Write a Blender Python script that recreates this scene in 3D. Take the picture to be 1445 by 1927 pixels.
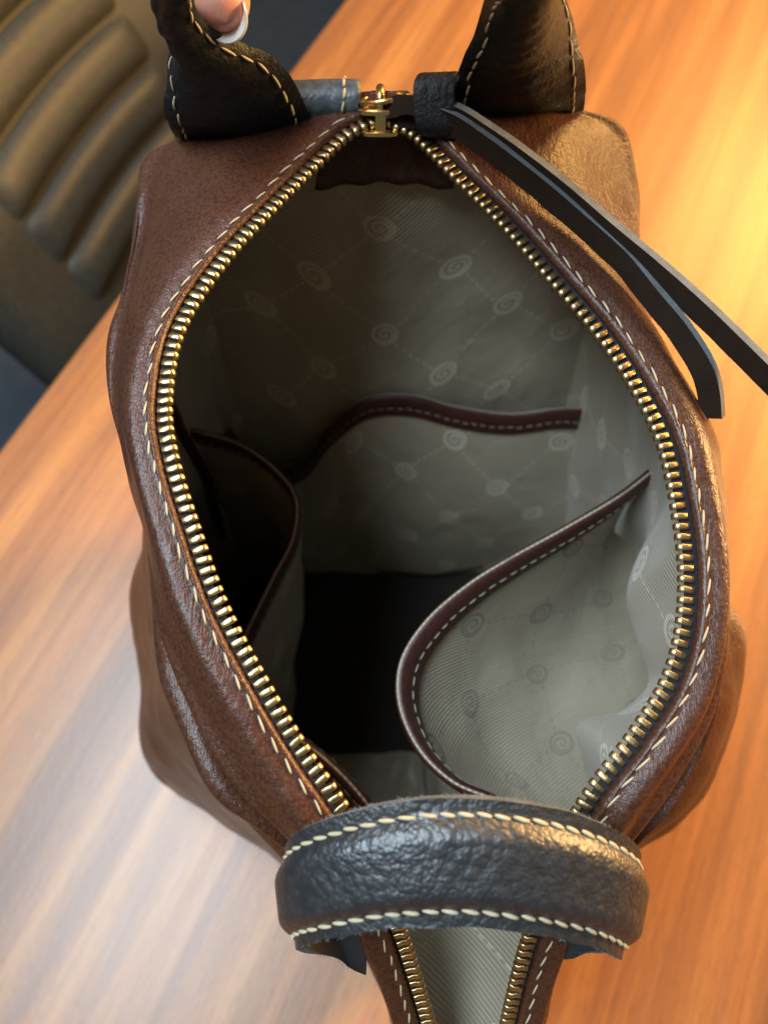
import bpy, bmesh, math, random
import numpy as np
from mathutils import Vector, Matrix, noise

random.seed(7)
R = math.radians
scene = bpy.context.scene
COL = scene.collection
for o in list(bpy.data.objects):
    bpy.data.objects.remove(o, do_unlink=True)

# ------------------------------------------------------------------ camera
CAM = np.array([0.0, 0.0, 0.45])
PITCH = 65.0
FPX = 1447.0
CX, CY = 722.5, 963.5
cd = bpy.data.cameras.new('camera')
cam = bpy.data.objects.new('camera', cd); COL.objects.link(cam)
cam.location = CAM
cam.rotation_euler = (R(90 - PITCH), 0, 0)
cd.sensor_fit = 'VERTICAL'; cd.sensor_height = 36; cd.sensor_width = 27
cd.lens = 36 * FPX / 1927
cd.clip_start = 0.005; cd.clip_end = 60
cd.dof.use_dof = True; cd.dof.focus_distance = 0.205; cd.dof.aperture_fstop = 10.5
scene.camera = cam

# ------------------------------------------------------------------ world, lamps, exposure (indoors: no sky, no sun)
w = bpy.data.worlds.new('World'); scene.world = w; w.use_nodes = True
bg = w.node_tree.nodes['Background']
bg.inputs[0].default_value = (0.70, 0.68, 0.64, 1); bg.inputs[1].default_value = 0.17

def area(name, loc, aim, size, sy, power, col, spread=180):
    l = bpy.data.lights.new(name, 'AREA'); l.shape = 'RECTANGLE'; l.size = size; l.size_y = sy
    l.energy = power; l.color = col; l.spread = R(spread)
    o = bpy.data.objects.new(name, l); COL.objects.link(o); o.location = loc
    o.rotation_euler = (Vector(aim) - Vector(loc)).to_track_quat('-Z', 'Y').to_euler()
    return o
area('window_light', (-0.48, 0.12, 1.42), (0.0, 0.05, 0.1), 1.0, 0.45, 35.0, (0.72, 0.87, 1.0))
area('low_sun_light', (0.85, 1.25, 0.85), (0.16, 0.22, 0.1), 0.45, 0.45, 20.0, (1.0, 0.53, 0.15))
area('side_fill_light', (1.10, 0.50, 0.52), (0.14, 0.14, 0.15), 0.35, 0.30, 33.0, (1.0, 0.58, 0.22))  # second warm lamp, added to brighten the bag's right flank
scene.view_settings.view_transform = 'Standard'
scene.view_settings.look = 'None'
scene.view_settings.exposure = 0.0
scene.view_settings.gamma = 1.0

# ------------------------------------------------------------------ helpers
def ray(px, py):
    x = (px - CX) / FPX; u = (CY - py) / FPX
    s, c = math.sin(R(PITCH)), math.cos(R(PITCH))
    return np.array([x, c + s * u, -s + c * u])
def P(px, py, z):                       # the point seen there, at height z above the table
    d = ray(px, py); return CAM + d * ((z - CAM[2]) / d[2])
def D(px, py, depth):                   # the point seen there, at a distance along the view
    return CAM + ray(px, py) * depth
def mm(*a): return np.array(a, float) / 1000.0
def nrm(v):
    v = np.asarray(v, float); l = np.linalg.norm(v, axis=-1, keepdims=True); return v / np.maximum(l, 1e-12)

def spline(pts, n=None, ts=None, par=None, alpha=0.5):
    """Catmull-Rom through pts (K x d); par = own parameter values or centripetal"""
    pts = np.asarray(pts, float); K = len(pts)
    if par is None:
        d = np.linalg.norm(np.diff(pts, axis=0), axis=1) ** alpha
        par = np.concatenate([[0], np.cumsum(np.maximum(d, 1e-9))])
    par = np.asarray(par, float)
    if ts is None: ts = np.linspace(par[0], par[-1], n)
    sl = np.diff(pts, axis=0) / np.diff(par)[:, None]
    m = np.zeros_like(pts); m[0] = sl[0]; m[-1] = sl[-1]
    h = np.diff(par)
    for i in range(1, K - 1):
        m[i] = (sl[i - 1] * h[i] + sl[i] * h[i - 1]) / (h[i] + h[i - 1])
    ix = np.clip(np.searchsorted(par, ts, side='right') - 1, 0, K - 2)
    t = ((ts - par[ix]) / h[ix])[:, None]; hh = h[ix][:, None]
    return ((2*t**3 - 3*t**2 + 1) * pts[ix] + (t**3 - 2*t**2 + t) * hh * m[ix]
            + (-2*t**3 + 3*t**2) * pts[ix + 1] + (t**3 - t**2) * hh * m[ix + 1])
def resample(pts, n=None, step=None):
    pts = np.asarray(pts, float)
    s = np.concatenate([[0], np.cumsum(np.linalg.norm(np.diff(pts, axis=0), axis=1))])
    if step: n = max(2, int(round(s[-1] / step)) + 1)
    q = np.linspace(0, s[-1], n)
    return np.stack([np.interp(q, s, pts[:, k]) for k in range(pts.shape[1])], 1)
def tangents(pts): return nrm(np.gradient(np.asarray(pts, float), axis=0))

def mesh_obj(name, verts, faces, mat, parent=None, smooth=True, uvs=None, mats=None, fmat=None):
    me = bpy.data.meshes.new(name)
    me.from_pydata([tuple(map(float, v)) for v in verts], [], faces)
    if mats:
        for m_ in mats: me.materials.append(m_)
        if fmat is not None: me.polygons.foreach_set('material_index', np.asarray(fmat, dtype=np.int32))
    elif mat: me.materials.append(mat)
    if smooth: me.polygons.foreach_set('use_smooth', [True] * len(me.polygons))
    if uvs is not None:
        ul = me.uv_layers.new(name='UVMap')
        li = np.zeros(len(me.loops), dtype=np.int32); me.loops.foreach_get('vertex_index', li)
        ul.data.foreach_set('uv', np.asarray(uvs, float)[li].astype(np.float32).ravel())
    me.update()
    o = bpy.data.objects.new(name, me); COL.objects.link(o)
    if parent: o.parent = parent
    return o
def grid(name, G, mat, parent=None, closed_u=False, closed_v=False, uv=None, flip=False, thick=0, **kw):
    """G: NU x NV x 3"""
    G = np.asarray(G, float); NU, NV = G.shape[:2]
    f = []
    for i in range(NU if closed_u else NU - 1):
        for j in range(NV if closed_v else NV - 1):
            a, b, c, d = i*NV+j, ((i+1) % NU)*NV+j, ((i+1) % NU)*NV+(j+1) % NV, i*NV+(j+1) % NV
            f.append((a, d, c, b) if flip else (a, b, c, d))
    o = mesh_obj(name, G.reshape(-1, 3), f, mat, parent, uvs=None if uv is None else np.asarray(uv).reshape(-1, 2), **kw)
    if thick:
        m_ = o.modifiers.new('thickness', 'SOLIDIFY'); m_.thickness = thick; m_.offset = 0
    return o
def empty(name, loc=(0, 0, 0)):
    o = bpy.data.objects.new(name, None); COL.objects.link(o); o.location = loc; o.empty_display_size = 0.02
    return o
def tag(o, label=None, cat=None, group=None, kind=None):
    if label: o['label'] = label
    if cat: o['category'] = cat
    if group: o['group'] = group
    if kind: o['kind'] = kind
    return o
def frame_of(T, ref):
    b = nrm(np.cross(T, ref)); n = nrm(np.cross(b, T)); return b, n
def tube(path, rad, nseg=10, ref=(0, 0, 1), sq=1.0):
    path = np.asarray(path, float); T = tangents(path)
    b, n = frame_of(T, np.asarray(ref, float))
    rad = np.broadcast_to(np.asarray(rad, float), (len(path),))
    a = np.linspace(0, 2*np.pi, nseg, endpoint=False)
    return (path[:, None] + rad[:, None, None] * (np.cos(a)[None, :, None] * b[:, None] + sq*np.sin(a)[None, :, None] * n[:, None]))

# ------------------------------------------------------------------ materials
class NT:
    def __init__(s, name):
        s.m = bpy.data.materials.new(name); s.m.use_nodes = True
        s.t = s.m.node_tree; s.n = s.t.nodes; s.b = s.n['Principled BSDF']
    def add(s, kind, **kw):
        nd = s.n.new(kind)
        for k, v in kw.items():
            if k.startswith('i_'):
                key = k[2:].replace('_', ' ')
                nd.inputs[key].default_value = v
            else: setattr(nd, k, v)
        return nd
    def link(s, a, b): s.t.links.new(a, b)
    def math(s, op, a, b=None, c=None, clamp=False):
        nd = s.n.new('ShaderNodeMath'); nd.operation = op; nd.use_clamp = clamp
        for i, v in enumerate((a, b, c)):
            if v is None: continue
            if isinstance(v, (int, float)): nd.inputs[i].default_value = v
            else: s.link(v, nd.inputs[i])
        return nd.outputs[0]
    def ramp(s, fac, stops):
        nd = s.n.new('ShaderNodeValToRGB'); e = nd.color_ramp.elements
        while len(e) < len(stops): e.new(0.5)
        for i, (p_, c_) in enumerate(stops):
            e[i].position = p_; e[i].color = (*c_, 1) if len(c_) == 3 else c_
        s.link(fac, nd.inputs[0]); return nd.outputs[0]
    def mix(s, fac, a, b, mode='MIX'):
        nd = s.n.new('ShaderNodeMix'); nd.data_type = 'RGBA'; nd.blend_type = mode
        for i, v in ((0, fac), (6, a), (7, b)):
            if isinstance(v, (int, float)): nd.inputs[i].default_value = v
            elif isinstance(v, tuple): nd.inputs[i].default_value = (*v, 1) if len(v) == 3 else v
            else: s.link(v, nd.inputs[i])
        return nd.outputs[2]
    def bump(s, h, strength, dist, prev=None):
        nd = s.n.new('ShaderNodeBump'); nd.inputs['Strength'].default_value = strength
        nd.inputs['Distance'].default_value = dist; s.link(h, nd.inputs['Height'])
        if prev is not None: s.link(prev, nd.inputs['Normal'])
        return nd.outputs[0]
    def obj_coord(s, scale=(1, 1, 1), rot=(0, 0, 0), out='Object'):
        tc = s.n.new('ShaderNodeTexCoord'); mp = s.n.new('ShaderNodeMapping')
        mp.inputs['Scale'].default_value = scale; mp.inputs['Rotation'].default_value = rot
        s.link(tc.outputs[out], mp.inputs[0]); return mp.outputs[0]
    def noise(s, vec, scale, detail=3, rough=0.5, dist=0.0):
        nd = s.n.new('ShaderNodeTexNoise'); nd.inputs['Scale'].default_value = scale
        nd.inputs['Detail'].default_value = detail; nd.inputs['Roughness'].default_value = rough
        nd.inputs['Distortion'].default_value = dist; s.link(vec, nd.inputs['Vector']); return nd.outputs['Fac']
    def voro(s, vec, scale, feature='DISTANCE_TO_EDGE'):
        nd = s.n.new('ShaderNodeTexVoronoi'); nd.feature = feature; nd.inputs['Scale'].default_value = scale
        s.link(vec, nd.inputs['Vector']); return nd.outputs['Distance']
    def warp(s, vec, scale, amt):
        nd = s.n.new('ShaderNodeTexNoise'); nd.inputs['Scale'].default_value = scale; s.link(vec, nd.inputs['Vector'])
        sub = s.n.new('ShaderNodeVectorMath'); sub.operation = 'SUBTRACT'; s.link(nd.outputs['Color'], sub.inputs[0]); sub.inputs[1].default_value = (.5, .5, .5)
        sc = s.n.new('ShaderNodeVectorMath'); sc.operation = 'SCALE'; s.link(sub.outputs[0], sc.inputs[0]); sc.inputs['Scale'].default_value = amt
        ad = s.n.new('ShaderNodeVectorMath'); ad.operation = 'ADD'; s.link(vec, ad.inputs[0]); s.link(sc.outputs[0], ad.inputs[1])
        return ad.outputs[0]
    def set(s, **kw):
        for k, v in kw.items():
            i = s.b.inputs[k.replace('_', ' ')]
            if hasattr(v, 'is_output'): s.link(v, i)
            else: i.default_value = v

def leather(name, c0, c1, pebble=420., peb_amt=.5, grain=1600., rough=.38, crease=.5, coat=0.0, streak=0.0, spec=.5, pdist=.00035):
    t = NT(name); v = t.obj_coord()
    big = t.noise(v, 22, 4, .6); mid = t.noise(v, 120, 4, .6)
    col = t.mix(t.math('ADD', t.math('MULTIPLY', big, .65), t.math('MULTIPLY', mid, .35)), c0, c1)
    wv = t.warp(v, pebble * .45, .8 / pebble)
    def dome(vec, sc):
        nd = t.n.new('ShaderNodeTexVoronoi'); nd.feature = 'F1'; nd.inputs['Scale'].default_value = sc; t.link(vec, nd.inputs['Vector'])
        return t.math('SUBTRACT', 1.0, t.math('MULTIPLY', nd.outputs['Distance'], 1.25), clamp=True)
    d1 = dome(wv, pebble); d2 = dome(wv, pebble * 2.2)
    sel = t.noise(v, pebble * .14, 2)
    mixd = t.math('MULTIPLY', t.math('SUBTRACT', sel, .38, clamp=True), 4.0, clamp=True)
    groove = t.math('ADD', t.math('MULTIPLY', d1, t.math('ADD', .35, t.math('MULTIPLY', mixd, .65))), t.math('MULTIPLY', d2, t.math('SUBTRACT', .55, t.math('MULTIPLY', mixd, .35))))
    col = t.mix(t.math('MULTIPLY', t.math('SUBTRACT', .62, d1, clamp=True), .9), col, tuple(x * .4 for x in c0))
    # creases: ridged noise
    cr = t.noise(t.warp(v, 40, .02), 55, 5, .62)
    cr = t.math('ABSOLUTE', t.math('SUBTRACT', cr, .5))
    cr = t.math('MINIMUM', t.math('MULTIPLY', cr, 9.0), 1.0)
    fine = t.noise(v, grain, 3, .65)
    n = t.bump(groove, peb_amt, pdist)
    n = t.bump(cr, crease, .0005, n)
    n = t.bump(fine, .3, .00025, n)
    if streak:
        sv = t.obj_coord(scale=(1, .28, .6), rot=(0, 0, .12))
        wr = t.noise(t.warp(sv, 60, .006), 520, 4, .6)
        n = t.bump(t.math('ABSOLUTE', t.math('SUBTRACT', wr, .5)), streak, .0009, n)
    t.set(Base_Color=col, Normal=n, Roughness=t.math('ADD', rough - .08, t.math('MULTIPLY', mid, .18)))
    t.set(Specular_IOR_Level=spec, Coat_Weight=coat, Coat_Roughness=.3)
    return t.m
M = {}
M['brown'] = leather('brown_leather', (.050, .018, .0105), (.112, .043, .022), pebble=950, peb_amt=.22, rough=.33, crease=.2, streak=.55, spec=.38, coat=.0)
M['brown_trim'] = leather('brown_trim_leather', (.038, .010, .008), (.070, .019, .012), pebble=800, peb_amt=.2, rough=.45, crease=.08)
M['black'] = leather('black_leather', (.014, .016, .0175), (.027, .0295, .032), pebble=400, peb_amt=.5, rough=.42, crease=.06, pdist=.0007, spec=1.0)
M['black_fine'] = leather('black_fine_leather', (.009, .0095, .010), (.017, .017, .018), pebble=700, peb_amt=.35, rough=.48, crease=.4, spec=.3)
M['facing'] = leather('facing_leather', (.045, .016, .011), (.075, .028, .018), pebble=800, peb_amt=.3, rough=.55, crease=.5)
M['floor_shade'] = leather('shaded_floor', (.014, .009, .006), (.022, .014, .010), pebble=800, peb_amt=.2, rough=.85, crease=.1)  # near-black: the shade inside the bag is put into the floor colour
def plain(name, col, rough, metal=0, bump=0, bscale=900, var=.25, **kw):
    t = NT(name); v = t.obj_coord(); n = t.noise(v, bscale, 4, .6)
    c = t.mix(t.noise(v, bscale * .12, 3), tuple(x * (1 - var) for x in col), tuple(min(1, x * (1 + var)) for x in col))
    t.set(Base_Color=c, Roughness=rough, Metallic=metal, **kw)
    if bump: t.set(Normal=t.bump(n, bump, .0003))
    return t.m
M['raw_edge'] = plain('raw_leather_edge', (.115, .13, .135), .9, bump=1.0, bscale=1800, var=.5)
M['suede'] = plain('suede_back', (.16, .15, .13), .95, bump=1.0, bscale=1500, var=.4)
M['dark_suede'] = plain('dark_suede', (.020, .020, .020), .9, bump=.8, bscale=1500)
M['strap_face'] = plain('strap_face', (.021, .012, .007), .85, bump=.6, bscale=1400, Specular_IOR_Level=.15)
M['thread'] = plain('cream_thread', (.52, .44, .28), .8, bump=.7, bscale=3500)
M['dark_thread'] = plain('dull_thread', (.24, .21, .17), .8)
M['brass'] = plain('brass', (.58, .44, .22), .36, metal=1, bump=.3, bscale=1500, var=.18)
M['gold'] = plain('bright_brass', (.86, .64, .26), .22, metal=1, bump=.1, bscale=1500, var=.1)
M['tape'] = plain('black_tape', (.010, .012, .018), .85, bump=1.0, bscale=2600)
M['carpet'] = plain('carpet', (.060, .078, .096), .95, bump=1, bscale=160, var=.35)
M['fuzz'] = plain('leather_fuzz', (.16, .19, .20), .9)
M['seat_black'] = plain('seat_black', (.010, .010, .010), .6)  # castor black; on the seat it carries shade painted into the colour
M['steel'] = plain('steel', (.35, .35, .36), .3, metal=1)
M['chair'] = leather('olive_leather', (.046, .046, .036), (.060, .059, .047), pebble=260, peb_amt=.08, rough=.46, crease=.02)

def lining_mat(name, mark_col):
    t = NT(name)
    uvn = t.n.new('ShaderNodeUVMap'); uvn.uv_map = 'UVMap'
    wn = t.warp(uvn.outputs[0], 18, .010)
    sep = t.n.new('ShaderNodeSeparateXYZ'); t.link(wn, sep.inputs[0])
    CELL = .037
    k = 1 / (CELL * math.sqrt(2))
    a = t.math('MULTIPLY', t.math('ADD', sep.outputs[0], sep.outputs[1]), k)
    b = t.math('MULTIPLY', t.math('SUBTRACT', sep.outputs[0], sep.outputs[1]), k)
    fa = t.math('SUBTRACT', t.math('FRACT', a), .5); fb = t.math('SUBTRACT', t.math('FRACT', b), .5)
    r = t.math('MULTIPLY', t.math('SQRT', t.math('ADD', t.math('MULTIPLY', fa, fa), t.math('MULTIPLY', fb, fb))), CELL * 1000)  # mm
    th = t.math('DIVIDE', t.math('ARCTAN2', fb, fa), 2 * math.pi)
    def soft(x, lo, hi):     # 1 where x < lo
        mr = t.n.new('ShaderNodeMapRange'); mr.interpolation_type = 'SMOOTHSTEP'
        mr.inputs['From Min'].default_value = lo; mr.inputs['From Max'].default_value = hi
        mr.inputs['To Min'].default_value = 1; mr.inputs['To Max'].default_value = 0
        t.link(x, mr.inputs['Value']); return mr.outputs[0]
    ring = soft(t.math('ABSOLUTE', t.math('SUBTRACT', r, 5.2)), .5, .95)
    sp = t.math('FRACT', t.math('ADD', t.math('DIVIDE', r, 2.6), th))
    spir = t.math('MULTIPLY', soft(t.math('ABSOLUTE', t.math('SUBTRACT', sp, .5)), .17, .27), soft(r, 4.2, 4.8))
    dash_a = t.math('MULTIPLY', soft(t.math('ABSOLUTE', t.math('MULTIPLY', fb, CELL * 1000)),   .35, .7),
                    soft(t.math('ABSOLUTE', t.math('SUBTRACT', t.math('FRACT', t.math('MULTIPLY', a, 9.0)), .5)), .26, .32))
    dash_b = t.math('MULTIPLY', soft(t.math('ABSOLUTE', t.math('MULTIPLY', fa, CELL * 1000)),   .35, .7),
                    soft(t.math('ABSOLUTE', t.math('SUBTRACT', t.math('FRACT', t.math('MULTIPLY', b, 9.0)), .5)), .26, .32))
    dash = t.math('MULTIPLY', t.math('MAXIMUM', dash_a, dash_b), t.math('SUBTRACT', 1.0, soft(r, 6.8, 7.2)))
    mark = t.math('MAXIMUM', t.math('MAXIMUM', ring, spir), t.math('MULTIPLY', dash, .7))
    wv = t.n.new('ShaderNodeTexWave'); wv.wave_type = 'BANDS'; wv.bands_direction = 'DIAGONAL'
    wv.inputs['Scale'].default_value = 300; wv.inputs['Distortion'].default_value = .05; t.link(uvn.outputs[0], wv.inputs['Vector'])
    base = t.mix(t.noise(wn, 30, 3), (.262, .224, .152), (.335, .290, .206))
    base = t.mix(t.math('MULTIPLY', wv.outputs['Fac'], .42), base, (.46, .41, .32))
    col = t.mix(t.math('MULTIPLY', mark, .58), base, mark_col)
    t.set(Base_Color=col, Roughness=t.math('ADD', .40, t.math('MULTIPLY', mark, .4)), Specular_IOR_Level=t.math('MULTIPLY', t.math('SUBTRACT', 1.0, mark), .7), Sheen_Weight=.15, Sheen_Roughness=.4)
    n = t.bump(wv.outputs['Fac'], .7, .0003)
    n = t.bump(t.noise(wn, 32, 3, .5, .4), .5, .004, n)
    t.set(Normal=n)
    return t.m
M['lining'] = lining_mat('lining_fabric', (.66, .60, .46))
M['lining_reverse'] = lining_mat('lining_reverse', (.19, .17, .13))

EDGE_DIR = nrm(np.array([.416, .909, 0]))
def wood_mat():
    t = NT('varnished_wood')
    ang = math.atan2(EDGE_DIR[1], EDGE_DIR[0])
    v = t.obj_coord(rot=(0, 0, -ang), scale=(1, 1, 1))
    mp = t.n.new('ShaderNodeMapping'); mp.inputs['Scale'].default_value = (.8, 24, 1); t.link(v, mp.inputs[0])
    wv = t.warp(mp.outputs[0], 1.2, .35)
    g1 = t.noise(wv, 1.3, 5, .55, .3)
    mp2 = t.n.new('ShaderNodeMapping'); mp2.inputs['Scale'].default_value = (5, 120, 1); t.link(v, mp2.inputs[0])
    g2 = t.noise(mp2.outputs[0], 2.0, 5, .65)
    mp3 = t.n.new('ShaderNodeMapping'); mp3.inputs['Scale'].default_value = (3, 40, 1); t.link(v, mp3.inputs[0])
    g3 = t.noise(mp3.outputs[0], 1.6, 4, .6, .5)
    col = t.ramp(g1, [(.34, (.12, .038, .010)), (.45, (.26, .088, .020)), (.54, (.38, .145, .034)), (.66, (.50, .215, .052))])
    col = t.mix(t.math('MULTIPLY', t.math('SUBTRACT', g3, .44, clamp=True), 2.2, clamp=True), col, (.15, .056, .022))
    fk = t.n.new('ShaderNodeMapping'); fk.inputs['Scale'].default_value = (60, 420, 1); t.link(v, fk.inputs[0])
    g4 = t.noise(fk.outputs[0], 1.5, 3, .6)
    col = t.mix(t.math('MULTIPLY', g2, .35), col, (.50, .235, .075))
    col = t.mix(t.math('MULTIPLY', t.math('SUBTRACT', g4, .5, clamp=True), 1.6, clamp=True), col, (.12, .045, .018))
    t.set(Base_Color=col, Roughness=t.math('ADD', .36, t.math('MULTIPLY', g2, .16)), Coat_Weight=.5, Coat_Roughness=.30, Coat_IOR=1.5)
    t.set(Normal=t.bump(g2, .25, .0006))
    cw = t.noise(t.obj_coord(), 260, 3, .6)
    t.set(Coat_Normal=t.bump(cw, .05, .002))
    return t.m
M['wood'] = wood_mat()
def skin_mat():
    t = NT('skin'); v = t.obj_coord()
    c = t.mix(t.noise(v, 90, 4), (.56, .235, .165), (.66, .31, .225))
    t.set(Base_Color=c, Roughness=.42, Subsurface_Weight=.35, Subsurface_Radius=(.006, .0025, .0015), Subsurface_Scale=1.0)
    t.set(Normal=t.bump(t.noise(v, 1500, 3), .25, .0003)); return t.m
M['skin'] = skin_mat()
M['nail'] = plain('nail', (.62, .34, .27), .22, Coat_Weight=.6, Coat_Roughness=.08)
M['nail_tip'] = plain('nail_tip', (.80, .74, .64), .25, Coat_Weight=.5, Coat_Roughness=.08)

# ================================================================== SETTING
fl = mesh_obj('floor', [(-6, -6, -.74), (6, -6, -.74), (6, 8, -.74), (-6, 8, -.74)], [(0, 1, 2, 3)], M['carpet'], smooth=False)
tag(fl, kind='structure')

# table: long straight edge on its left, running away to the right
A = P(0, 830, 0); E = EDGE_DIR; NR = np.array([E[1], -E[0], 0])     # NR points over the table top
def bevel_box(name, c0, ex, ey, ez, mat, parent, bev=.002, seg=3):
    """box from corner c0 with edge vectors ex ey ez"""
    c0, ex, ey, ez = map(lambda q: np.asarray(q, float), (c0, ex, ey, ez))
    vs = [c0 + i*ex + j*ey + k*ez for k in (0, 1) for j in (0, 1) for i in (0, 1)]
    fs = [(0, 2, 3, 1), (4, 5, 7, 6), (0, 1, 5, 4), (2, 6, 7, 3), (0, 4, 6, 2), (1, 3, 7, 5)]
    o = mesh_obj(name, vs, fs, mat, parent, smooth=False)
    if bev:
        m_ = o.modifiers.new('bevel', 'BEVEL'); m_.width = bev; m_.segments = seg
    return o
table = empty('wooden_table', tuple(A + E * .3 + NR * .6 + np.array([0, 0, -.74])))
tag(table, 'glossy orange-brown wooden table that the open bag stands on', 'table')
def under(o, p):
    o.parent = p; o.matrix_parent_inverse = Matrix.Translation(p.location).inverted(); return o
under(bevel_box('tabletop', A - E * 1.2 + NR * .004 + np.array([0, 0, -.035]), E * 3.4, NR * 1.3, (0, 0, .035), M['wood'], None, .003), table)
for se in (-.9, 1.9):
    for sn in (.12, 1.1):
        under(bevel_box('leg', A + E * se + NR * sn + np.array([0, 0, -.74]), E * .07, NR * .07, (0, 0, .704), M['wood'], None, .003), table)

# ------------------------------------------------------------------ olive office chair beyond the table edge
def build_chair():
    e1 = nrm(np.array([.36, .933, 0])); nf = np.array([e1[1], -e1[0], 0])        # nf: the way the backrest faces
    lean = R(28); e2 = nrm(-nf * math.sin(lean) + np.array([0, 0, math.cos(lean)]))
    n3 = nrm(np.cross(e1, e2)); n3 = n3 if np.dot(n3, nf) > 0 else -n3
    Q1 = P(51, 443, -.15)                 # near end of one channel
    pitch = .057; L = .295
    c = empty('office_chair', tuple(np.array([Q1[0], Q1[1], -.74]) + e1 * L / 2))
    tag(c, 'olive-grey padded office chair with ribbed backrest behind the table', 'chair')
    def S(a, b, h=0): return Q1 + e1 * a + e2 * b + n3 * h
    # backrest shell: rounded panel with a curved sheet
    lo, hi = -.205, .33; m0 = -.105; m1 = L + .095
    na, nb = 40, 44; G = np.zeros((na, nb, 3))
    for i in range(na):
        for j in range(nb):
            a = m0 + (m1 - m0) * i / (na - 1); b = lo + (hi - lo) * j / (nb - 1)
            ca = (a - (m0 + m1) / 2) / ((m1 - m0) / 2)
            edge = min(1 - abs(ca), (b - lo) / .1, (hi - b) / .1)
            h = -.008 + .02 * ca * ca - .03 * max(0, 1 - max(edge, 0) / .16) ** 2
            shrink = 1 - .10 * max(0, 1 - (b - lo) / .10) ** 2 - .10 * max(0, 1 - (hi - b) / .10) ** 2
            mid_ = (m0 + m1) / 2
            G[i, j] = S(mid_ + (a - mid_) * shrink, b, h)
    o = grid('backrest', G, M['chair'], None)
    s_ = o.modifiers.new('thickness', 'SOLIDIFY'); s_.thickness = .035; s_.offset = -1 if np.dot(np.cross(G[1,0]-G[0,0], G[0,1]-G[0,0]), n3) > 0 else 1
    under(o, c)
    for k in range(-1, 6):
        b0 = k * pitch - .012; pts = []
        na, nb = 30, 18; G = np.zeros((na, nb, 3))
        for i in range(na):
            a = -.004 + (L + .008) * i / (na - 1); ca = (a - L / 2) / (L / 2)
            endf = max(0, 1 - abs(ca) ** 9) ** .8
            for j in range(nb):
                q = j / (nb - 1) * 2 - 1
                G[i, j] = S(a, b0 + q * pitch * .5 - .010 * ca * ca, -.012 + .02 * ca * ca * .3 + .017 * max(0, 1 - abs(q) ** 2.6) ** .6 * endf)
        under(grid('channel_pad', G, M['chair'], None), c)
    # seat cushion and base
    s0 = S(m0 + .01, lo + .03, -.01)
    under(bevel_box('seat', s0 + np.array([0, 0, -.085]), e1 * (m1 - m0 - .02), nf * .42, (0, 0, .075), M['seat_black'], None, .02, 4), c)
    mid_ = s0 + e1 * (m1 - m0) / 2 + nf * .21
    path = np.array([[mid_[0], mid_[1], -.735], [mid_[0], mid_[1], mid_[2] - .08]])
    under(grid('gas_column', tube(resample(path, 4), .028, 16, ref=(1, 0, 0)), M['steel'], None, closed_v=True), c)
    for k in range(5):
        a = R(72 * k + 20); dv = np.array([math.cos(a), math.sin(a), 0])
        pth = [np.array([mid_[0], mid_[1], -.655]) + dv * .02, np.array([mid_[0], mid_[1], -.67]) + dv * .16, np.array([mid_[0], mid_[1], -.70]) + dv * .29]
        under(grid('base_leg', tube(spline(pth, 8), np.linspace(.024, .015, 8), 10), M['steel'], None, closed_v=True), c)
        e_ = np.array([mid_[0], mid_[1], -.712]) + dv * .29; side = np.array([-dv[1], dv[0], 0])
        under(grid('castor', tube(resample([e_ - side * .012, e_ - side * .011, e_ + side * .011, e_ + side * .012], 8), [.004, .026, .027, .027, .027, .027, .026, .004], 16), M['seat_black'], None, closed_v=True), c)
build_chair()

# ================================================================== THE BAG
bag = empty('leather_bag', (.02, .09, 0))
tag(bag, 'open brown leather bag with black handles, brass zipper and pale patterned lining', 'bag')
def B(o): return under(o, bag)
def BC(o, p): return under2(o, p)
def under2(o, p):                       # a part of a part (parts carry identity transforms in world space)
    o.parent = p
    o.matrix_parent_inverse = Matrix.Identity(4) if p.type == 'MESH' and p.parent is None else Matrix.Translation(-Vector(bag.location)) @ Matrix.Translation(Vector(bag.location))
    return o

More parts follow.
